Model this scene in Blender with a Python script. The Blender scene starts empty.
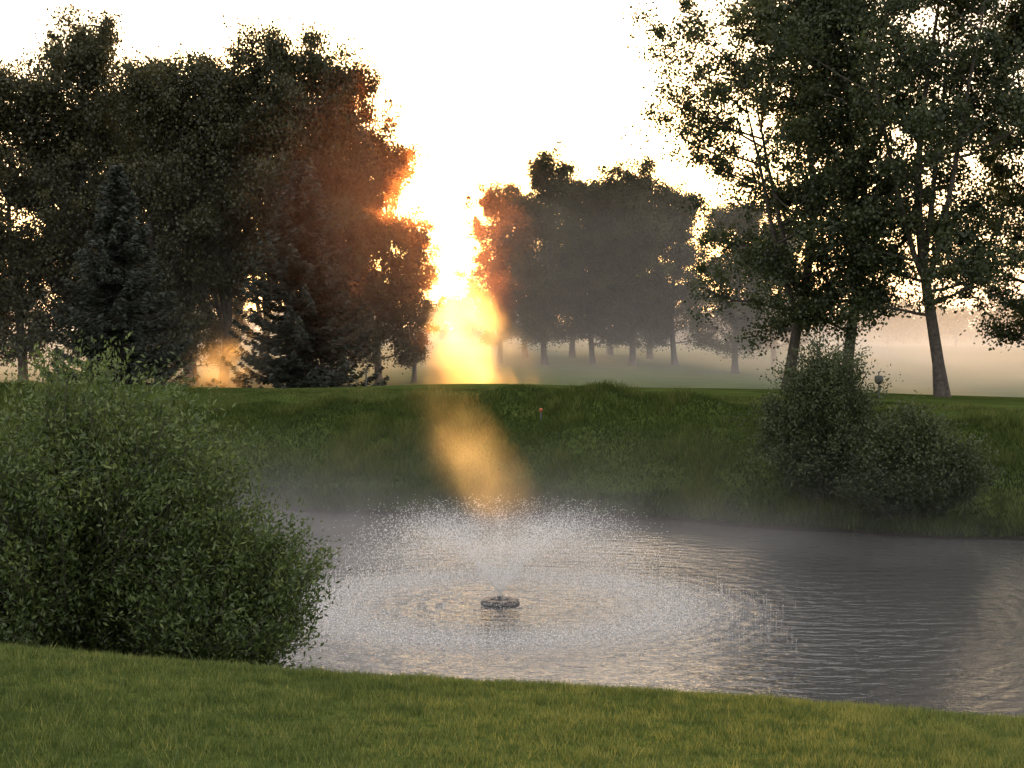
import bpy, math, numpy as np
from mathutils import Vector
R0=np.random.RandomState(7)
F=1500.0; HC=6.0; HY=330.0
def PX(px,d): return (px-512)/F*d
def PZ(py,d): return HC-(py-HY)/F*d
sc=bpy.context.scene

# ---------------------------------------------------------------- helpers
def link(ob,parent=None):
    sc.collection.objects.link(ob)
    if parent: ob.parent=parent
    return ob
def mesh_obj(name,verts,faces_list,mats,matidx=None,tint=None,smooth=False,parent=None,link_it=True):
    me=bpy.data.meshes.new(name)
    verts=np.asarray(verts,dtype=np.float32)
    me.vertices.add(len(verts)); me.vertices.foreach_set('co',verts.ravel())
    loops=np.concatenate([f.ravel() for f in faces_list]).astype(np.int32)
    sizes=np.concatenate([np.full(len(f),f.shape[1]) for f in faces_list]).astype(np.int32)
    starts=np.concatenate([[0],np.cumsum(sizes)[:-1]]).astype(np.int32)
    me.loops.add(len(loops)); me.loops.foreach_set('vertex_index',loops)
    me.polygons.add(len(sizes)); me.polygons.foreach_set('loop_start',starts)
    me.polygons.foreach_set('loop_total',sizes)
    for m in mats: me.materials.append(m)
    if matidx is not None: me.polygons.foreach_set('material_index',np.asarray(matidx,dtype=np.int32))
    if smooth is not False:
        sm=np.ones(len(sizes),dtype=bool) if smooth is True else smooth
        me.polygons.foreach_set('use_smooth',sm)
    me.update(calc_edges=True)
    if tint is not None:
        a=me.attributes.new('tint','FLOAT','POINT'); a.data.foreach_set('value',np.asarray(tint,dtype=np.float32))
    ob=bpy.data.objects.new(name,me)
    if link_it: link(ob,parent)
    return ob

def new_mat(name):
    m=bpy.data.materials.new(name); m.use_nodes=True
    nt=m.node_tree; nt.nodes.clear()
    out=nt.nodes.new('ShaderNodeOutputMaterial')
    return m,nt,out
def N(nt,t): return nt.nodes.new(t)
def ramp(nt,stops):
    r=nt.nodes.new('ShaderNodeValToRGB'); e=r.color_ramp.elements
    while len(e)<len(stops): e.new(0.5)
    for i,(p,c) in enumerate(stops):
        e[i].position=p; e[i].color=(*c,1)
    return r
def leaf_mat(name,dark,mid,light,trans=0.35,gloss=0.04):
    m,nt,out=new_mat(name); L=nt.links.new
    at=N(nt,'ShaderNodeAttribute'); at.attribute_name='tint'
    r=ramp(nt,[(0.0,dark),(0.5,mid),(1.0,light)])
    L(at.outputs['Fac'],r.inputs[0])
    d=N(nt,'ShaderNodeBsdfDiffuse'); t=N(nt,'ShaderNodeBsdfTranslucent'); g=N(nt,'ShaderNodeBsdfGlossy'); g.inputs['Roughness'].default_value=0.5
    L(r.outputs[0],d.inputs[0]); L(r.outputs[0],t.inputs[0])
    g.inputs[0].default_value=(0.7,0.75,0.7,1)
    mx=N(nt,'ShaderNodeMixShader'); mx.inputs[0].default_value=trans
    L(d.outputs[0],mx.inputs[1]); L(t.outputs[0],mx.inputs[2])
    m2=N(nt,'ShaderNodeMixShader'); m2.inputs[0].default_value=gloss
    L(mx.outputs[0],m2.inputs[1]); L(g.outputs[0],m2.inputs[2])
    L(m2.outputs[0],out.inputs[0]); return m
def simple_mat(name,c1,c2,scale=5,rough=0.7,bump=0.3,metal=0):
    m,nt,out=new_mat(name); L=nt.links.new
    tc=N(nt,'ShaderNodeTexCoord'); n=N(nt,'ShaderNodeTexNoise'); n.inputs['Scale'].default_value=scale; n.inputs['Detail'].default_value=6
    L(tc.outputs['Object'],n.inputs['Vector'])
    r=ramp(nt,[(0.3,c1),(0.7,c2)]); L(n.outputs[0],r.inputs[0])
    p=N(nt,'ShaderNodeBsdfPrincipled'); L(r.outputs[0],p.inputs['Base Color']); p.inputs['Roughness'].default_value=rough; p.inputs['Metallic'].default_value=metal
    b=N(nt,'ShaderNodeBump'); b.inputs['Strength'].default_value=bump; b.inputs['Distance'].default_value=0.02
    L(n.outputs[0],b.inputs['Height']); L(b.outputs[0],p.inputs['Normal'])
    L(p.outputs[0],out.inputs[0]); return m

M_bark=simple_mat('bark',(0.035,0.028,0.022),(0.09,0.075,0.06),6,0.9,0.8)
M_leafA=leaf_mat('leaf_cottonwood',(0.028,0.029,0.013),(0.054,0.051,0.02),(0.105,0.095,0.034),0.45)
M_leafR=leaf_mat('leaf_poplar',(0.022,0.031,0.012),(0.043,0.056,0.018),(0.09,0.10,0.032),0.4)
M_spruce=leaf_mat('spruce_needles',(0.019,0.022,0.016),(0.032,0.036,0.027),(0.056,0.062,0.045),0.1)
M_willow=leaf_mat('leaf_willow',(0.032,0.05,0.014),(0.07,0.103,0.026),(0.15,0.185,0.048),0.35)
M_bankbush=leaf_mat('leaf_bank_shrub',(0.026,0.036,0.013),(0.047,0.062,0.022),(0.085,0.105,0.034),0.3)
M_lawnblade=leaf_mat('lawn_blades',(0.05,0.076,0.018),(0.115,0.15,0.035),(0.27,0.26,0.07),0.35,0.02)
M_rough=leaf_mat('rough_grass',(0.024,0.038,0.012),(0.06,0.084,0.022),(0.145,0.155,0.05),0.35,0.0)

# ---------------------------------------------------------------- terrain
def sstep(a,b,t):
    t=np.clip((t-a)/(b-a),0,1); return t*t*(3-2*t)
def far_shore(x):
    xc=np.clip(x,-30,30)
    return 48-0.25*xc-0.009*xc*np.abs(xc)*(xc>0)+0.5*np.sin(x*0.45)+0.25*np.sin(x*1.3+1)
def height(x,y):
    xc=np.clip(x,-9,9)
    zc=3.18-0.073*xc+0.02*np.sin(x*0.9)
    near=4.4+(zc-4.4)*np.clip(y,-30,12)/12.0
    t=np.clip((y-11.6)/9.0,0,1)
    near=near-(t**1.35)*(zc+0.6)
    near=np.maximum(near,-0.9)
    fs=far_shore(x)
    u=(y-fs)
    face=-0.9+0.9*sstep(-3,0,u)+3.45*(1-(1-np.clip(u/12.5,0,1))**1.55)
    lump=(0.22*np.sin(x*0.55+0.6*y)*np.sin(y*0.5+1.3)+0.12*np.sin(x*1.7-0.4*y)+0.35*np.sin(x*0.21+1.0))*sstep(0,3,u)*(1-sstep(9,16,u))
    face=face-0.5*sstep(8,20,x)*sstep(5,14,u)+0.10*np.sin(x*0.33+2.0)*sstep(8,13,u)
    z=np.where(y<32,near,face+lump)
    z=z-1.0*sstep(68,80,y)+0.15*sstep(84,100,y)+1.4*sstep(100,230,y)+1.5*sstep(230,700,y)
    z=z+0.25*np.sin(x*0.05+1)*sstep(80,120,y)
    side=np.maximum(1-sstep(-26,-17,x),sstep(40,55,x))
    mid=np.clip((y-12)/45.0,0,1); land=3.0+0.4*mid
    w=side*sstep(10,18,y)*(1-sstep(58,64,y))
    z=z*(1-w)+land*w
    return z
def nonuni(segs):
    out=[]
    for a,b,s in segs: out.append(np.arange(a,b,s))
    out.append([segs[-1][1]]); return np.concatenate(out)
xs=nonuni([(-2500,-300,150),(-300,-60,12),(-60,-14,1.2),(-14,14,0.3),(14,60,1.2),(60,300,12),(300,2500,150)])
ys=nonuni([(-400,-20,40),(-20,6,2),(6,22,0.3),(22,40,1.2),(40,72,0.4),(72,130,1.5),(130,300,8),(300,3000,150)])
X,Y=np.meshgrid(xs,ys); Z=height(X,Y)
nx,ny=len(xs),len(ys)
idx=np.arange(nx*ny).reshape(ny,nx)
quads=np.stack([idx[:-1,:-1],idx[:-1,1:],idx[1:,1:],idx[1:,:-1]],-1).reshape(-1,4)
m,nt,out=new_mat('ground_grass'); L=nt.links.new
tc=N(nt,'ShaderNodeTexCoord')
n1=N(nt,'ShaderNodeTexNoise'); n1.inputs['Scale'].default_value=0.35; n1.inputs['Detail'].default_value=8; n1.inputs['Roughness'].default_value=0.65
n2=N(nt,'ShaderNodeTexNoise'); n2.inputs['Scale'].default_value=14; n2.inputs['Detail'].default_value=6
L(tc.outputs['Object'],n1.inputs['Vector']); L(tc.outputs['Object'],n2.inputs['Vector'])
r1=ramp(nt,[(0.3,(0.032,0.05,0.014)),(0.55,(0.06,0.085,0.022)),(0.75,(0.095,0.11,0.034))]); L(n1.outputs[0],r1.inputs[0])
mx=N(nt,'ShaderNodeMixRGB'); mx.blend_type='MULTIPLY'; mx.inputs[0].default_value=0.7
r2=ramp(nt,[(0.3,(0.5,0.5,0.5)),(0.7,(1.3,1.25,1.2))]); L(n2.outputs[0],r2.inputs[0])
L(r1.outputs[0],mx.inputs[1]); L(r2.outputs[0],mx.inputs[2])
sep=N(nt,'ShaderNodeSeparateXYZ'); L(tc.outputs['Object'],sep.inputs[0])
mr=N(nt,'ShaderNodeMapRange'); mr.inputs[1].default_value=0.05; mr.inputs[2].default_value=0.4; L(sep.outputs[2],mr.inputs[0])
mx2=N(nt,'ShaderNodeMixRGB'); L(mr.outputs[0],mx2.inputs[0]); mx2.inputs[1].default_value=(0.02,0.017,0.012,1); L(mx.outputs[0],mx2.inputs[2])
d=N(nt,'ShaderNodeBsdfDiffuse'); L(mx2.outputs[0],d.inputs[0])
b=N(nt,'ShaderNodeBump'); b.inputs['Strength'].default_value=0.8; b.inputs['Distance'].default_value=0.06; L(n2.outputs[0],b.inputs['Height']); L(b.outputs[0],d.inputs['Normal'])
L(d.outputs[0],out.inputs[0]); M_ground=m
mesh_obj('ground',np.stack([X,Y,Z],-1).reshape(-1,3),[quads],[M_ground],smooth=True)

# ---------------------------------------------------------------- blades
def blades(name,x,y,h,w,mat,tint,lean=0.3,rs=R0):
    n=len(x); z=height(x,y)
    az=rs.uniform(0,2*np.pi,n); dx=np.cos(az)*w/2; dy=np.sin(az)*w/2
    la=rs.uniform(0,2*np.pi,n); lx=np.cos(la)*h*lean*rs.uniform(0.2,1,n); ly=np.sin(la)*h*lean*rs.uniform(0.2,1,n)
    v=np.zeros((n,3,3)); 
    v[:,0]=np.stack([x-dx,y-dy,z-0.01],-1); v[:,1]=np.stack([x+dx,y+dy,z-0.01],-1); v[:,2]=np.stack([x+lx,y+ly,z+h],-1)
    f=np.arange(n*3).reshape(n,3)
    return mesh_obj(name,v.reshape(-1,3),[f],[mat],tint=np.repeat(tint,3))
def vnoise(x,y,seed,scale):
    rn=np.random.RandomState(seed).uniform(-1,1,(256,256))
    xi=x*scale+1000; yi=y*scale+1000
    i=np.floor(xi).astype(int); j=np.floor(yi).astype(int); fx=xi-i; fy=yi-j
    fx=fx*fx*(3-2*fx); fy=fy*fy*(3-2*fy)
    g=lambda a,b: rn[a%256,b%256]
    return (g(i,j)*(1-fx)+g(i+1,j)*fx)*(1-fy)+(g(i,j+1)*(1-fx)+g(i+1,j+1)*fx)*fy
rs=np.random.RandomState(3)
n=340000
x=rs.uniform(-7.5,7.5,n); y=rs.uniform(7.0,13.2,n)
pat=0.42+0.14*vnoise(x,y,1,0.8)+0.22*vnoise(x,y,2,4)+0.24*vnoise(x,y,3,11)+0.05*np.maximum(x,-1)  # last term paints the sunlit patch: blades lighter and yellower toward the right
hh=0.034+0.018*vnoise(x,y,4,5)+0.018*vnoise(x,y,5,14)
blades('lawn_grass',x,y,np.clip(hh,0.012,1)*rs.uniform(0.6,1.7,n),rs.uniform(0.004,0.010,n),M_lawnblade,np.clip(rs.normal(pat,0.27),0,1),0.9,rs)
n=260000
x=rs.uniform(-24,26,n); fs=far_shore(x); u=rs.uniform(0,1,n)**1.15*15; y=fs+0.1+u
cl=0.9*vnoise(x,y,6,0.5)+0.8*vnoise(x,y,7,1.3)+0.5*vnoise(x,y,8,3.1)
hh=(0.10+0.22*np.clip(cl+0.3,0,1.6))*np.where(u>10.5,0.35,1)*np.where(u<1.2,1.9,1)*rs.uniform(0.6,1.3,n)
blades('bank_grass',x,y,hh,rs.uniform(0.02,0.05,n),M_rough,np.clip(rs.normal(0.40+0.32*cl+0.16*(u>10.5),0.17),0,1),0.8,rs)

# ---------------------------------------------------------------- tree building
def tube(pts,rad,k=6):
    pts=np.asarray(pts,float); n=len(pts)
    tg=np.gradient(pts,axis=0); tg/=np.linalg.norm(tg,axis=1)[:,None]+1e-9
    ref=np.array([0.3,0.9,0.1]); a=np.cross(tg,ref); a/=np.linalg.norm(a,axis=1)[:,None]+1e-9; b=np.cross(tg,a)
    an=np.arange(k)*2*np.pi/k
    v=pts[:,None,:]+np.asarray(rad)[:,None,None]*(np.cos(an)[None,:,None]*a[:,None,:]+np.sin(an)[None,:,None]*b[:,None,:])
    i=np.arange(n-1)[:,None]*k; j=np.arange(k)[None,:]; j2=(j+1)%k
    f=np.stack([i+j,i+j2,i+k+j2,i+k+j],-1).reshape(-1,4)
    return v.reshape(-1,3),f
def leaves(c,size,rs,aspect=0.75,droop=None):
    n=len(c)
    d=rs.normal(size=(n,3)) if droop is None else droop
    d/=np.linalg.norm(d,axis=1)[:,None]+1e-9
    r=rs.normal(size=(n,3)); s=np.cross(d,r); s/=np.linalg.norm(s,axis=1)[:,None]+1e-9
    size=np.broadcast_to(size,(n,))[:,None]
    L_=d*size; W=s*size*aspect*0.5
    v=np.stack([c-L_*0.5,c+W-L_*0.05,c+L_*0.5,c-W-L_*0.05],1)
    f=np.arange(n*4).reshape(n,4)
    return v.reshape(-1,3),f
class Build:
    def __init__(s): s.v=[];s.f=[];s.m=[];s.t=[];s.o=0
    def add(s,v,f,mi,t):
        s.v.append(v); s.f.append(f+s.o); s.m.append(np.full(len(f),mi)); s.t.append(np.broadcast_to(t,(len(v),))); s.o+=len(v)
    def obj(s,name,mats,**k):
        mi=np.concatenate(s.m)
        return mesh_obj(name,np.concatenate(s.v),s.f,mats,matidx=mi,tint=np.concatenate(s.t),smooth=(mi==0),**k)
def broadleaf(seed,H,R,cb=0.22,nl=34,nleaf=42000,ls=0.2,r0=0.30,up=0.9,cr=0.75,lean=0.0,wob=0.018,leaders=0):
    rs=np.random.RandomState(seed); B=Build()
    tt=np.linspace(0,1,14); ph=rs.uniform(0,6,4)
    wo=H*wob
    tp=np.stack([lean*H*tt**1.5+wo*(np.sin(tt*6+ph[0])-np.sin(ph[0])),wo*(np.sin(tt*5+ph[1])-np.sin(ph[1])),tt*H*0.93-0.2],-1)
    rad=r0*(1-tt)**1.05+0.02; rad[0]*=1.4
    v,f=tube(tp,rad,9); B.add(v,f,0,0.5)
    stems=[tp]
    for q in range(leaders):
        t0=rs.uniform(0.16,0.36); az=rs.uniform(0,6.28) if q else rs.choice([0.3,2.8])
        s=np.linspace(0,1,10); p0=np.array([np.interp(t0,tt,tp[:,k]) for k in range(3)])
        top=H*rs.uniform(0.70,0.86); sp=R*rs.uniform(0.35,0.6)
        pts=p0+np.stack([np.cos(az)*sp*s**0.7,np.sin(az)*sp*s**0.7,(top-p0[2])*s],-1)+np.cumsum(rs.normal(0,0.08,(10,3)),0)*s[:,None]
        v,f=tube(pts,r0*0.5*(1-s)**0.9+0.015,7); B.add(v,f,0,0.5); stems.append(pts)
    clumps=[]
    def limb(p0,az,out,rise,rr):
        k=6; s=np.linspace(0,1,k)
        bend=rs.uniform(-0.45,0.45)
        dx=np.cos(az+bend*s)*out*s; dy=np.sin(az+bend*s)*out*s
        dz=rise*(s**1.2)
        pts=p0+np.stack([dx,dy,dz],-1)+rs.normal(0,0.05*out,(k,3))*s[:,None]*0.6
        v,f=tube(pts,rr*(1-s*0.85)+0.006,5); B.add(v,f,0,0.5)
        return pts
    ga=rs.uniform(0,6); s6=np.linspace(0,1,6)
    for i in range(nl):
        u=(i+rs.uniform(0,1))/nl
        st=stems[rs.randint(len(stems))]
        zt=(cb+(0.98-cb)*u**0.9)*H*0.93
        if zt<st[0,2] or zt>st[-1,2]: st=tp
        p0=np.array([np.interp(zt,st[:,2],st[:,k]) for k in range(3)])
        env=(np.sin(np.pi*min(1,0.14+0.80*u)**0.85))**0.6
        ga+=2.4+rs.uniform(-0.5,0.5)
        out=max(0.9,R*env*rs.uniform(0.55,1.15))*(0.75 if st is not tp else 1); rise=out*up*rs.uniform(0.4,1.2)*(0.35+1.0*u)
        p=limb(p0,ga,out,rise,r0*0.32*(1-u*0.65))
        for j in range(rs.randint(5,8)):
            s=rs.uniform(0.15,1.0); q=np.array([np.interp(s,s6,p[:,k]) for k in range(3)])
            o2=out*rs.uniform(0.18,0.42)+0.3; a2=ga+rs.uniform(-1.7,1.7)
            p2=limb(q,a2,o2,o2*rs.uniform(-0.4,1.3),r0*0.08)
            clumps.append(p2[-1]); clumps.append(p2[3])
        clumps.append(p[-1]); clumps.append(p[4]); clumps.append(p[2])
    for st in stems:
        for q in range(7):
            tq=rs.uniform(0.8,1.0); pp=np.array([np.interp(tq,np.linspace(0,1,len(st)),st[:,k]) for k in range(3)])
            clumps.append(pp+rs.normal(0,1,3)*np.array([0.7,0.7,0.5])*(1.25-tq)*2.2+np.array([0,0,0.3]))
    clumps=np.array(clumps); nc=len(clumps)
    w=rs.uniform(0.3,1.7,nc)**1.3; w/=w.sum()
    ci=rs.choice(nc,nleaf,p=w)
    crad=cr*rs.uniform(0.45,1.3,nc)
    g=rs.normal(size=(nleaf,3))*0.5
    g*=np.array([1.0,1.0,0.8]); c=clumps[ci]+g*crad[ci][:,None]
    dr=rs.normal(size=(nleaf,3)); dr[:,2]-=0.5
    v,f=leaves(c,ls*rs.uniform(0.6,1.25,nleaf),rs,0.8,dr)
    tint=np.clip(rs.normal(0.45,0.16,nleaf)+rs.normal(0,0.20,nc)[ci],0,1)
    B.add(v,f,1,np.repeat(tint,4))
    return B
def spruce(seed,H,R):
    rs=np.random.RandomState(seed); B=Build()
    tt=np.linspace(0,1,8); v,f=tube(np.stack([0*tt,0*tt,tt*H-0.2],-1),0.2*(1-tt)+0.02,8); B.add(v,f,0,0.5)
    C=[];D=[];S=[];T=[]
    z=0.45
    while z<H*0.985:
        u=z/H; L0=R*(1-u)**0.85*1.02+0.12
        nb=int(9-3*u)
        for k in range(nb):
            az=rs.uniform(0,6.28); Lb=L0*rs.uniform(0.65,1.15)
            dr=rs.uniform(0.12,0.3)
            s=np.linspace(0,1,6)
            pts=np.stack([np.cos(az)*Lb*s,np.sin(az)*Lb*s,z-dr*Lb*np.sin(s*2.6)+0.12*Lb*s**3+0.25*u*Lb*s],-1)
            v,f=tube(pts,0.035*(1-s)+0.006,4); B.add(v,f,0,0.5)
            m_=int(60*Lb)+14
            ss=rs.uniform(0.12,1.03,m_)
            q=np.stack([np.interp(ss,s,pts[:,a]) for a in range(3)],-1)
            wdt=0.34*Lb*(1-ss)*0.9+0.10
            side=rs.uniform(-1,1,m_)*wdt
            q[:,0]+=-np.sin(az)*side; q[:,1]+=np.cos(az)*side; q[:,2]+=-np.abs(side)*0.25-rs.uniform(0,0.16,m_)
            dd=np.stack([np.cos(az)-np.sin(az)*np.sign(side)*0.8,np.sin(az)+np.cos(az)*np.sign(side)*0.8,rs.uniform(-0.7,0.1,m_)],-1)+rs.normal(0,0.2,(m_,3))
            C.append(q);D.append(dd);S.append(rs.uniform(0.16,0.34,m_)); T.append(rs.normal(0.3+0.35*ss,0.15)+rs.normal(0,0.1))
        z+=H*0.021*rs.uniform(0.8,1.2)*(1.2-0.5*u)
    C=np.concatenate(C);D=np.concatenate(D);S=np.concatenate(S);T=np.clip(np.concatenate(T),0,1)
    v,f=leaves(C,S,rs,0.38,D); B.add(v,f,1,np.repeat(T,4))
    return B
def shrub(seed,Rx,Ry,Hh,nst,nleaf,ls,aspect=0.3,cr=0.28,spread=0.42):
    rs=np.random.RandomState(seed); B=Build(); cl=[];dirs=[]
    for i in range(nst):
        az=rs.uniform(0,6.28); q=rs.uniform(0,1)**0.6
        ex=np.cos(az)*Rx*q; ey=np.sin(az)*Ry*q
        top=Hh*(np.sqrt(max(0,1-(q*0.93)**2)))*rs.uniform(0.74,1.06)
        top=max(top,Hh*0.15)
        s=np.linspace(0,1,8)
        b0=np.array([ex*0.25,ey*0.25,-0.15])
        pts=np.stack([b0[0]+(ex-b0[0])*s**1.25,b0[1]+(ey-b0[1])*s**1.25,b0[2]+(top-b0[2])*(s**0.85)],-1)
        pts+=np.cumsum(rs.normal(0,0.015*Hh,(8,3))*s[:,None],axis=0)*0.6
        v,f=tube(pts,Hh*0.006*(1-s)+0.003,5); B.add(v,f,0,0.5)
        for k in range(2,8):
            cl.append(pts[k]); dirs.append(pts[k]-pts[k-1])
            if k<7:
                for _ in range(2):
                    o=rs.normal(0,0.09*Hh,3); o[2]=abs(o[2])*0.7; cl.append(pts[k]+o); dirs.append(o+np.array([0,0,0.15]))
                    v,f=tube(np.array([pts[k-1],pts[k]+o*0.6,pts[k]+o*1.3]),[0.007,0.004,0.002],3); B.add(v,f,0,0.5)
    cl=np.array(cl); dirs=np.array(dirs); dirs/=np.linalg.norm(dirs,axis=1)[:,None]
    nc=len(cl); wv=rs.uniform(0.2,1.8,nc); ci=rs.choice(nc,nleaf,p=wv/wv.sum()); crr=cr*rs.uniform(0.5,1.3,nc)
    along=rs.uniform(-1.2,1.3,nleaf)*crr[ci]
    c=cl[ci]+dirs[ci]*along[:,None]+rs.normal(0,spread,(nleaf,3))*crr[ci][:,None]
    keep=c[:,2]>0.02; c=c[keep]; ci=ci[keep]
    dr=dirs[ci]+rs.normal(0,0.75,(len(c),3))
    v,f=leaves(c,ls*rs.uniform(0.6,1.3,len(c)),rs,aspect,dr)
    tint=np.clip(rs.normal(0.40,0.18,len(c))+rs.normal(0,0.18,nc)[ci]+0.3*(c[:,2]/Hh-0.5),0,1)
    B.add(v,f,1,np.repeat(tint,4)); return B
def gz(x,y): return float(height(np.array([x]),np.array([y]))[0])
def place(ob,px,d,rot=0,s=1,sx=1):
    x=PX(px,d); ob.location=(x,d,gz(x,d)); ob.rotation_euler=(0,0,rot); ob.scale=(s*sx,s*sx,s)
def inst(name,me,px,d,rot,s=1,sx=1):
    ob=bpy.data.objects.new(name,me); link(ob); place(ob,px,d,rot,s,sx); return ob

base=[]
for sd,kw in [(11,dict(H=19,R=4.2,cb=0.11,nl=50,nleaf=66000,ls=0.19,cr=0.88,leaders=1)),
              (12,dict(H=19,R=3.8,cb=0.12,nl=48,nleaf=60000,ls=0.19,cr=0.85,up=1.4,leaders=2)),
              (13,dict(H=19,R=4.4,cb=0.10,nl=50,nleaf=62000,ls=0.19,cr=0.88,up=1.1,leaders=2)),
              (14,dict(H=19,R=4.0,cb=0.33,nl=42,nleaf=52000,ls=0.19,cr=0.88,up=1.2,leaders=2))]:
    ob=broadleaf(sd,**kw).obj('tmp',[M_bark,M_leafA],link_it=False); base.append(ob.data); ob.data.name='cottonwood_mesh'
for (px,d,top,k,rot,sx) in [(22,84,72,0,0.3,0.95),(92,86,40,1,1.9,0.9),(160,83,52,2,3.1,0.85),(222,85,66,3,4.0,0.9),(290,84,46,3,5.2,0.85),(342,86,60,2,0.9,0.66),
                            (380,88,138,0,2.2,0.78),(-40,84,60,2,1.0,1.0),(414,97,228,1,0.4,0.7),
                            (125,98,95,0,5.0,1.05),(190,96,108,3,0.1,1.0),(262,98,105,3,4.4,1.0),(330,98,120,1,4.4,0.8),
                            (196,92,235,0,1.4,0.75),(228,100,255,2,2.4,0.6),(160,94,240,2,0.4,0.8)]:
    x=PX(px,d); Ht=PZ(top,d)-gz(x,d); inst('cottonwood_tree',base[k],px,d,rot,Ht/19.0,sx*19.0/Ht*min(1,Ht/14))
for (px,d,top,k,rot,sx) in [(500,132,192,1,0.3,0.7),(545,128,156,0,2.3,0.9),(592,133,178,2,4.0,0.85),(632,129,172,1,5.5,0.95),(675,134,190,0,1.4,0.9),(572,150,185,2,1.0,1),(650,150,190,0,3.0,1),
                            (735,118,200,2,2.0,0.9),(775,150,225,0,2.0,1.0),(525,148,205,2,4.0,0.8),(610,160,190,1,2.0,1.1)]:
    x=PX(px,d); Ht=PZ(top,d)-gz(x,d); inst('cottonwood_tree',base[k],px,d,rot,Ht/19.0,sx*19.0/Ht)
place(broadleaf(31,H=19.8,R=6.0,cb=0.13,nl=52,nleaf=74000,ls=0.165,cr=0.80,up=0.75,r0=0.27,lean=-0.01,wob=0.022,leaders=2).obj('poplar_tree',[M_bark,M_leafR]),788,71,3.4)
place(broadleaf(32,H=22.5,R=4.4,cb=0.13,nl=46,nleaf=60000,ls=0.165,cr=0.74,up=1.0,r0=0.27,lean=0.01,wob=0.022,leaders=2).obj('poplar_tree',[M_bark,M_leafR]),845,70,1.4)
place(broadleaf(38,H=23,R=5.4,cb=0.15,nl=50,nleaf=68000,ls=0.165,cr=0.74,up=0.8,r0=0.27,wob=0.02,leaders=3).obj('poplar_tree',[M_bark,M_leafR]),943,66,0.5)
place(broadleaf(34,H=21,R=5.0,cb=0.12,nl=44,nleaf=60000,ls=0.165,cr=0.75,up=0.7,leaders=1).obj('poplar_tree',[M_bark,M_leafR]),1050,68,3.4)
o=spruce(41,10.8,3.5).obj('spruce_tree',[M_bark,M_spruce]); place(o,118,72,0)
o=spruce(42,11.2,3.9).obj('spruce_tree',[M_bark,M_spruce]); place(o,302,72,1)
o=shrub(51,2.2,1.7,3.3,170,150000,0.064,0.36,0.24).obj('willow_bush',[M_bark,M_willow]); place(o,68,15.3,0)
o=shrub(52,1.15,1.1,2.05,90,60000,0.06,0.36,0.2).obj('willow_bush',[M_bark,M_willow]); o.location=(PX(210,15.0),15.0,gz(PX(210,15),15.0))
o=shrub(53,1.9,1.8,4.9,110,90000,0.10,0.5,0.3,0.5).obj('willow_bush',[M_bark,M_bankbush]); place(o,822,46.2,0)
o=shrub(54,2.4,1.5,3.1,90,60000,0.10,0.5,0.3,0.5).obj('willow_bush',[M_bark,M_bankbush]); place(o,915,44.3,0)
rs=np.random.RandomState(77); B=Build()
for i in range(120):
    cx=-200+i*3.4+rs.uniform(-3,3); cy=rs.uniform(235,310); hh=rs.uniform(6,11.5); zz=gz(cx,cy)
    v,f=tube(np.array([[cx,cy,zz-0.3],[cx,cy,zz+hh*0.8]]),[0.2,0.06],5); B.add(v,f,0,0.5)
    nb=9; bl=rs.normal(0,1,(nb,3))*np.array([2.2,2,hh*0.2])+np.array([cx,cy,zz+hh*0.5])
    m_=1800; bi=rs.randint(0,nb,m_); c=bl[bi]+rs.normal(0,0.8,(m_,3))*np.array([1,1,0.9]); c=c[c[:,2]>zz+0.3]
    v,f=leaves(c,rs.uniform(0.35,0.7,len(c)),rs,0.8); B.add(v,f,1,np.repeat(np.clip(rs.normal(0.5,0.2,len(c)),0,1),4))
B.obj('distant_tree_belt',[M_bark,M_leafA])

# ---------------------------------------------------------------- pond water
FX,FY=PX(500,32.7),32.7
m,nt,out=new_mat('pond_water'); L=nt.links.new
geo=N(nt,'ShaderNodeNewGeometry')
def math_(op,a,b=None,c=None):
    n=nt.nodes.new('ShaderNodeMath'); n.operation=op
    for i,q in enumerate((a,b,c)):
        if q is None: continue
        if isinstance(q,(int,float)): n.inputs[i].default_value=q
        else: L(q,n.inputs[i])
    return n.outputs[0]
sub=N(nt,'ShaderNodeVectorMath'); sub.operation='SUBTRACT'; L(geo.outputs['Position'],sub.inputs[0]); sub.inputs[1].default_value=(FX,FY,0)
ln=N(nt,'ShaderNodeVectorMath'); ln.operation='LENGTH'; L(sub.outputs[0],ln.inputs[0]); r=ln.outputs['Value']
mp=N(nt,'ShaderNodeMapping'); mp.inputs['Scale'].default_value=(0.6,1.5,1); L(geo.outputs['Position'],mp.inputs[0])
na=N(nt,'ShaderNodeTexNoise'); na.inputs['Scale'].default_value=1.9; na.inputs['Detail'].default_value=4; na.inputs['Roughness'].default_value=0.55; L(mp.outputs[0],na.inputs['Vector'])
nb=N(nt,'ShaderNodeTexNoise'); nb.inputs['Scale'].default_value=9; nb.inputs['Detail'].default_value=3; L(geo.outputs['Position'],nb.inputs['Vector'])
nd=N(nt,'ShaderNodeTexNoise'); nd.inputs['Scale'].default_value=1.2; L(geo.outputs['Position'],nd.inputs['Vector'])
rw=math_('SINE',math_('ADD',math_('MULTIPLY',r,14.0),math_('MULTIPLY',nd.outputs[0],8.0)))
fall=math_('DIVIDE',1.0,math_('ADD',1.0,math_('POWER',math_('DIVIDE',r,8.0),2.0)))
amp=N(nt,'ShaderNodeMapRange'); amp.inputs[1].default_value=6; amp.inputs[2].default_value=11; amp.inputs[3].default_value=0.17; amp.inputs[4].default_value=0.03; L(r,amp.inputs[0])
hsum=math_('ADD',math_('MULTIPLY',na.outputs[0],amp.outputs[0]),math_('MULTIPLY',math_('MULTIPLY',rw,fall),0.008))
dist_ring=math_('ABSOLUTE',math_('SUBTRACT',r,3.8))
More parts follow.
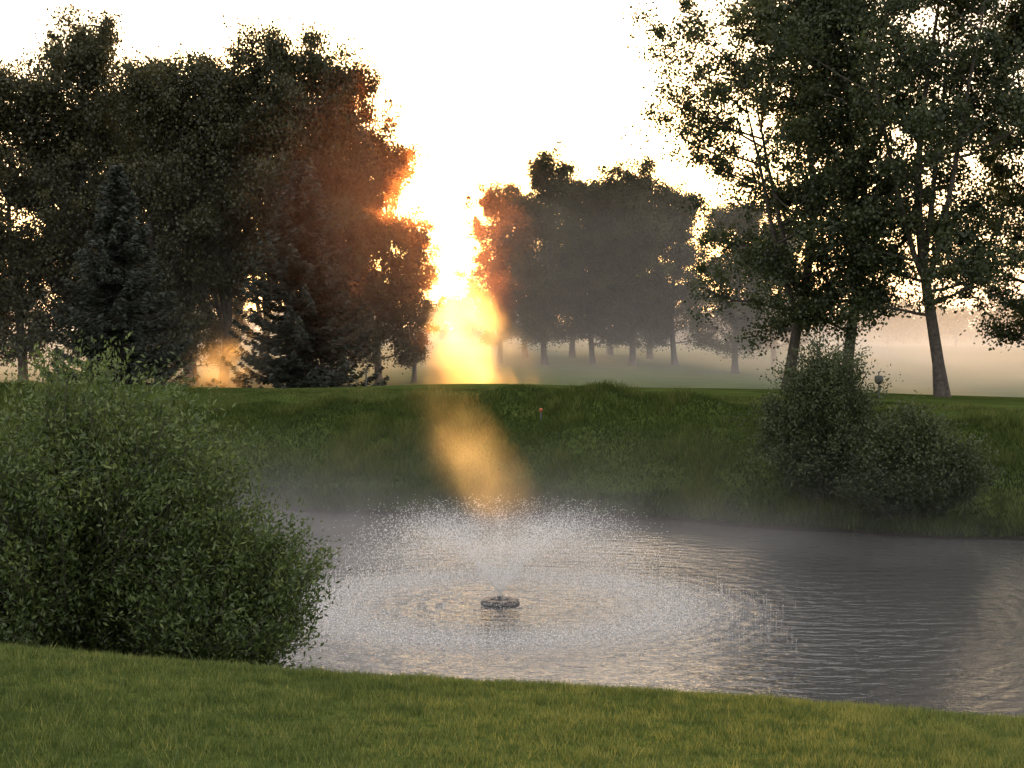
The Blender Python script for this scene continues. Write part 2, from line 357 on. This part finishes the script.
splash=N(nt,'ShaderNodeMapRange'); splash.inputs[1].default_value=1.7; splash.inputs[2].default_value=0.1; splash.inputs[3].default_value=0.0; splash.inputs[4].default_value=1.0; L(dist_ring,splash.inputs[0])
hsum=math_('ADD',hsum,math_('MULTIPLY',math_('MULTIPLY',nb.outputs[0],math_('ADD',splash.outputs[0],0.12)),0.09))
b=N(nt,'ShaderNodeBump'); b.inputs['Strength'].default_value=1.0; b.inputs['Distance'].default_value=1.0; L(hsum,b.inputs['Height'])
nf=N(nt,'ShaderNodeTexNoise'); nf.inputs['Scale'].default_value=16; nf.inputs['Detail'].default_value=5; nf.inputs['Roughness'].default_value=0.7; L(geo.outputs['Position'],nf.inputs['Vector'])
fm=N(nt,'ShaderNodeMapRange'); fm.inputs[1].default_value=0.46; fm.inputs[2].default_value=0.66; L(nf.outputs[0],fm.inputs[0])
foam=math_('MULTIPLY',math_('MULTIPLY',fm.outputs[0],splash.outputs[0]),0.8)
mxc=N(nt,'ShaderNodeMixRGB'); L(foam,mxc.inputs[0]); mxc.inputs[1].default_value=(0.06,0.06,0.06,1); mxc.inputs[2].default_value=(0.8,0.8,0.8,1)
p=N(nt,'ShaderNodeBsdfPrincipled'); L(mxc.outputs[0],p.inputs['Base Color']); p.inputs['Roughness'].default_value=0.035; p.inputs['IOR'].default_value=1.5
L(b.outputs[0],p.inputs['Normal']); L(p.outputs[0],out.inputs[0]); M_water=m
v=np.array([[-45,14,0],[75,14,0],[75,62,0],[-45,62,0]]); mesh_obj('pond_water',v,[np.array([[0,1,2,3]])],[M_water])

# ---------------------------------------------------------------- fountain
M_float=simple_mat('float_plastic',(0.02,0.02,0.022),(0.05,0.045,0.04),12,0.5,0.2)
M_collar=simple_mat('float_collar',(0.12,0.09,0.07),(0.24,0.19,0.15),9,0.6,0.2)
M_noz=simple_mat('nozzle_metal',(0.25,0.25,0.25),(0.4,0.4,0.4),20,0.3,0.05,0.8)
fe=bpy.data.objects.new('fountain',None); link(fe); fe.location=(FX,FY,0)
def lathe(name,prof,k,mat,parent,loc=(0,0,0)):
    prof=np.array(prof); n=len(prof); an=np.arange(k)*2*np.pi/k
    v=np.stack([prof[:,0,None]*np.cos(an),prof[:,0,None]*np.sin(an),np.repeat(prof[:,1,None],k,1)],-1).reshape(-1,3)
    i=np.arange(n-1)[:,None]*k; j=np.arange(k)[None,:]; f=np.stack([i+j,i+(j+1)%k,i+k+(j+1)%k,i+k+j],-1).reshape(-1,4)
    o=mesh_obj(name,v,[f],[mat],smooth=False,parent=parent); o.location=loc; return o
lathe('float_ring',[(0.15,-0.05),(0.40,-0.05),(0.43,0.0),(0.43,0.045),(0.40,0.07),(0.15,0.07),(0.15,-0.05)],28,M_float,fe)
for a in range(8):
    an=a*math.pi/4+0.2
    lathe('float_pad_%d'%(a+1),[(0.0,0.07),(0.10,0.07),(0.115,0.08),(0.10,0.10),(0.0,0.105)],12,M_collar,fe,(math.cos(an)*0.3,math.sin(an)*0.3,0.002))
lathe('motor_housing',[(0.0,-0.3),(0.13,-0.3),(0.13,0.10),(0.09,0.12),(0.0,0.12)],20,M_float,fe)
lathe('nozzle',[(0.05,0.12),(0.05,0.15),(0.07,0.16),(0.07,0.19),(0.03,0.2),(0.0,0.2)],16,M_noz,fe)
m,nt,out=new_mat('water_droplets'); L=nt.links.new
d=N(nt,'ShaderNodeBsdfDiffuse'); d.inputs[0].default_value=(0.9,0.9,0.92,1); t=N(nt,'ShaderNodeBsdfTranslucent'); t.inputs[0].default_value=(0.95,0.93,0.9,1)
mxs=N(nt,'ShaderNodeMixShader'); mxs.inputs[0].default_value=0.6; L(d.outputs[0],mxs.inputs[1]); L(t.outputs[0],mxs.inputs[2]); L(mxs.outputs[0],out.inputs[0]); M_drop=m
def drops(name,c,s,parent,st=None):
    n=len(c); o=np.array([[1,0,0],[-1,0,0],[0,1,0],[0,-1,0],[0,0,1],[0,0,-1]],float)
    st=np.ones((n,3)) if st is None else st
    v=c[:,None,:]+o[None]*s[:,None,None]*st[:,None,:]
    fc=np.array([[0,2,4],[2,1,4],[1,3,4],[3,0,4],[2,0,5],[1,2,5],[3,1,5],[0,3,5]])
    f=(np.arange(n)[:,None,None]*6+fc[None]).reshape(-1,3)
    return mesh_obj(name,v.reshape(-1,3),[f],[M_drop],parent=parent)
rs=np.random.RandomState(5); n=32000
az=rs.uniform(0,6.283,n); jets=np.round(az/6.283*20)/20*6.283; az=np.where(rs.uniform(size=n)<0.35,jets+rs.normal(0,0.035,n),az)
vz=rs.normal(5.35,0.5,n); vz=np.clip(vz,3.0,6.1); vh=np.abs(rs.normal(3.15,0.5,n))
tf=2*vz/9.81; t=tf*rs.uniform(0.0,1,n)**0.8
c=np.stack([np.cos(az)*vh*t,np.sin(az)*vh*t,0.2+vz*t-4.905*t*t],-1)+rs.normal(0,0.12,(n,3))*(t/tf)[:,None]
k=c[:,2]>0.01; c=c[k]
drops('spray_droplets',c,rs.uniform(0.004,0.012,len(c)),fe)
n=16000; rr=np.abs(rs.normal(3.8,0.85,n)); az=rs.uniform(0,6.283,n)
far=rs.uniform(size=n)<0.2; rr=np.where(far,rs.uniform(0,1,n)**0.5*6.0,rr)
c=np.stack([np.cos(az)*rr,np.sin(az)*rr,0.003+np.abs(rs.normal(0,0.04,n))*np.where(rr>5,0.2,1)],-1)
drops('splash_droplets',c,rs.uniform(0.004,0.012,n),fe)

# ---------------------------------------------------------------- small golf-course furniture
M_post=simple_mat('painted_post',(0.03,0.035,0.03),(0.06,0.06,0.05),10,0.6,0.1)
M_orange=simple_mat('tee_marker_paint',(0.30,0.06,0.025),(0.38,0.09,0.03),10,0.5,0.1)
def emp(name,px,d):
    e=bpy.data.objects.new(name,None); link(e); x=PX(px,d); e.location=(x,d,gz(x,d)); return e
e=emp('ball_washer',879,62)
lathe('post',[(0.05,-0.1),(0.04,0.0),(0.04,0.6),(0.0,0.6)],10,M_post,e)
lathe('basin',[(0.0,0.56),(0.10,0.58),(0.17,0.66),(0.18,0.86),(0.14,0.92),(0.0,0.93)],14,M_post,e)
lathe('handle',[(0.02,0.93),(0.02,1.02),(0.05,1.03),(0.05,1.07),(0.0,1.08)],10,M_post,e)
lathe('base_plate',[(0.0,0.0),(0.16,0.0),(0.15,0.04),(0.0,0.04)],14,M_post,e)
e=emp('tee_marker',541,55.2)
lathe('stake',[(0.03,-0.1),(0.03,0.36),(0.0,0.37)],8,M_post,e)
lathe('cap',[(0.0,0.37),(0.05,0.38),(0.065,0.43),(0.05,0.50),(0.0,0.51)],12,M_orange,e)
e=emp('yardage_post',366,68)
lathe('stake',[(0.04,-0.1),(0.04,0.75),(0.0,0.78)],8,M_post,e); lathe('cap',[(0.055,0.70),(0.055,0.76),(0.0,0.80)],10,M_post,e)

# ---------------------------------------------------------------- mist volumes, with an added sun-glare haze
def mist(name,lo,hi,build,step=1.0):
    lo=np.array(lo,float); hi=np.array(hi,float)
    v=np.array([[x,y,z] for z in (lo[2],hi[2]) for y in (lo[1],hi[1]) for x in (lo[0],hi[0])])
    f=np.array([[0,2,3,1],[4,5,7,6],[0,1,5,4],[2,6,7,3],[0,4,6,2],[1,3,7,5]])
    m,nt,out=new_mat(name+'_vol'); build(nt,out); m.cycles.volume_step_rate=step
    return mesh_obj(name,v,[f],[m])
def vol(nt,out,dens,color,g):
    s=N(nt,'ShaderNodeVolumeScatter'); s.inputs['Color'].default_value=(*color,1); s.inputs['Anisotropy'].default_value=g
    nt.links.new(dens,s.inputs['Density']); nt.links.new(s.outputs[0],out.inputs['Volume'])
def mm(nt,op,a,b=None):
    n=nt.nodes.new('ShaderNodeMath'); n.operation=op
    for i,q in enumerate((a,b)):
        if q is None: continue
        if isinstance(q,(int,float)): n.inputs[i].default_value=q
        else: nt.links.new(q,n.inputs[i])
    return n.outputs[0]
def pos(nt):
    g=nt.nodes.new('ShaderNodeNewGeometry'); s=nt.nodes.new('ShaderNodeSeparateXYZ'); nt.links.new(g.outputs['Position'],s.inputs[0]); return g.outputs['Position'],s.outputs
def noise(nt,p,sc_,vs=(1,1,1),lo=0.3,hi=0.7,det=2):
    mp=nt.nodes.new('ShaderNodeMapping'); mp.inputs['Scale'].default_value=vs; nt.links.new(p,mp.inputs[0])
    n=nt.nodes.new('ShaderNodeTexNoise'); n.inputs['Scale'].default_value=sc_; n.inputs['Detail'].default_value=det; nt.links.new(mp.outputs[0],n.inputs['Vector'])
    r=nt.nodes.new('ShaderNodeMapRange'); r.inputs[1].default_value=lo; r.inputs[2].default_value=hi; nt.links.new(n.outputs[0],r.inputs[0]); return r.outputs[0]
def fogbank(nt,out):
    p,s=pos(nt)
    low=mm(nt,'EXPONENT',mm(nt,'MULTIPLY',mm(nt,'SUBTRACT',s[2],2.3),-0.33))
    nz=mm(nt,'ADD',noise(nt,p,0.05,(1,0.6,2),det=0),0.35)
    dn=mm(nt,'ADD',mm(nt,'MULTIPLY',mm(nt,'MULTIPLY',low,nz),0.012),0.0013)
    vol(nt,out,dn,(0.95,0.90,0.84),0.35)
mist('mist',(-120,76,1.0),(120,280,15),fogbank,14.0)
def plume(cx,cy,cz,rx,ry,rz,shear,amp,g,col,nsc,widen,nb):
    def b(nt,out):
        p,s=pos(nt)
        dz=mm(nt,'SUBTRACT',s[2],cz)
        wd=mm(nt,'MAXIMUM',mm(nt,'SUBTRACT',1.0,mm(nt,'MULTIPLY',dz,widen)),0.35)
        dx=mm(nt,'DIVIDE',mm(nt,'SUBTRACT',mm(nt,'SUBTRACT',s[0],cx),mm(nt,'MULTIPLY',dz,shear)),mm(nt,'MULTIPLY',wd,rx))
        dy=mm(nt,'DIVIDE',mm(nt,'SUBTRACT',s[1],cy),ry)
        dz=mm(nt,'DIVIDE',dz,rz)
        q=mm(nt,'ADD',mm(nt,'ADD',mm(nt,'MULTIPLY',dx,dx),mm(nt,'MULTIPLY',dy,dy)),mm(nt,'MULTIPLY',dz,dz))
        e=mm(nt,'MAXIMUM',mm(nt,'SUBTRACT',mm(nt,'EXPONENT',mm(nt,'MULTIPLY',q,-1.0)),0.03),0.0)
        e=mm(nt,'MULTIPLY',e,mm(nt,'ADD',noise(nt,p,nsc,(1,1,0.7),0.35,0.65),nb))
        vol(nt,out,mm(nt,'MULTIPLY',e,amp),col,g)
    return b
def pl(cx,cy,cz,rx,ry,rz,shear,amp,g,col,nsc,step,k=1.9,zmin=None,widen=0.0,nb=0.15):
    ex=rx*k*(1+widen*rz)+abs(shear)*rz*k
    zl=cz-rz*k
    if zmin is not None: zl=max(zl,zmin)
    mist('mist',(cx-ex,cy-ry*k,zl),(cx+ex,cy+ry*k,cz+rz*k),plume(cx,cy,cz,rx,ry,rz,shear,amp,g,col,nsc,widen,nb),step)
pl(PX(474,72),72,5.7,1.6,2.5,3.4,-0.36,0.25,0.8,(1,0.78,0.45),0.6,1.6,widen=0.17,nb=0.12)
pl(PX(236,69),69,4.4,1.7,1.8,1.1,0.9,0.14,0.75,(1,0.8,0.55),0.8,1.6,nb=0.3)
pl(PX(380,66),66,10.5,4.2,2.5,4.4,0.0,0.052,0.78,(1,0.36,0.18),0.3,2.5,nb=0.6)  # added haze before the left grove, red sun glare put into its colour
pl(PX(480,29.2),29.2,3.2,0.62,1.3,1.15,-0.5,0.17,0.75,(1,0.8,0.5),1.3,1.6,zmin=0.3,nb=0.05)
pl(FX,FY+0.5,0.9,3.6,3.2,0.9,0,0.085,0.5,(0.95,0.93,1),0.8,2.5,zmin=0.02,nb=0.4)
def pondfog(nt,out):
    p,s=pos(nt)
    low=mm(nt,'EXPONENT',mm(nt,'MULTIPLY',s[2],-1.3))
    fx=mm(nt,'MAXIMUM',mm(nt,'SUBTRACT',1.0,mm(nt,'MULTIPLY',mm(nt,'MAXIMUM',mm(nt,'SUBTRACT',s[0],3.0),0.0),0.08)),0.2)
    vol(nt,out,mm(nt,'MULTIPLY',mm(nt,'MULTIPLY',mm(nt,'MULTIPLY',low,fx),noise(nt,p,0.35,(1,1,1.5),0.25,0.75,1)),0.085),(0.94,0.91,0.97),0.4)
mist('mist',(-16,37,0.02),(24,51.5,3.0),pondfog,4.0)

# ---------------------------------------------------------------- world + sun
SAZ=math.atan((440-512)/F); SEL=math.atan((HY-205)/F)
w=bpy.data.worlds.new('World'); sc.world=w; w.use_nodes=True; nt=w.node_tree; nt.nodes.clear()
sky=nt.nodes.new('ShaderNodeTexSky'); sky.sky_type='NISHITA'; sky.sun_disc=False; sky.sun_elevation=SEL; sky.sun_rotation=SAZ
sky.air_density=1.0; sky.dust_density=3.0; sky.ozone_density=1.0
bg=nt.nodes.new('ShaderNodeBackground'); bg.inputs[1].default_value=0.25
haze=nt.nodes.new('ShaderNodeBackground'); haze.inputs[0].default_value=(0.97,0.89,0.86,1); haze.inputs[1].default_value=1.32
ad=nt.nodes.new('ShaderNodeAddShader')
nt.links.new(sky.outputs[0],bg.inputs[0]); o=nt.nodes.new('ShaderNodeOutputWorld')
nt.links.new(bg.outputs[0],ad.inputs[0]); nt.links.new(haze.outputs[0],ad.inputs[1]); nt.links.new(ad.outputs[0],o.inputs[0])
sl=bpy.data.lights.new('sun','SUN'); sl.energy=5; sl.angle=math.radians(0.5); sl.color=(1,0.50,0.14)
so=bpy.data.objects.new('sun',sl); link(so)
dirv=Vector((math.sin(SAZ)*math.cos(SEL),math.cos(SAZ)*math.cos(SEL),math.sin(SEL)))
so.rotation_euler=dirv.to_track_quat('Z','Y').to_euler(); so.location=(0,-5,30)

# ---------------------------------------------------------------- camera
cam=bpy.data.cameras.new('camera'); cam.sensor_width=36; cam.lens=F/1024*36; cam.clip_end=8000; cam.clip_start=0.1
co=bpy.data.objects.new('camera',cam); link(co); co.location=(0,0,HC)
co.rotation_euler=(math.radians(90)-math.atan((384-HY)/F),0,0)
sc.camera=co
sc.view_settings.view_transform='Standard'; sc.view_settings.look='None'; sc.view_settings.exposure=0
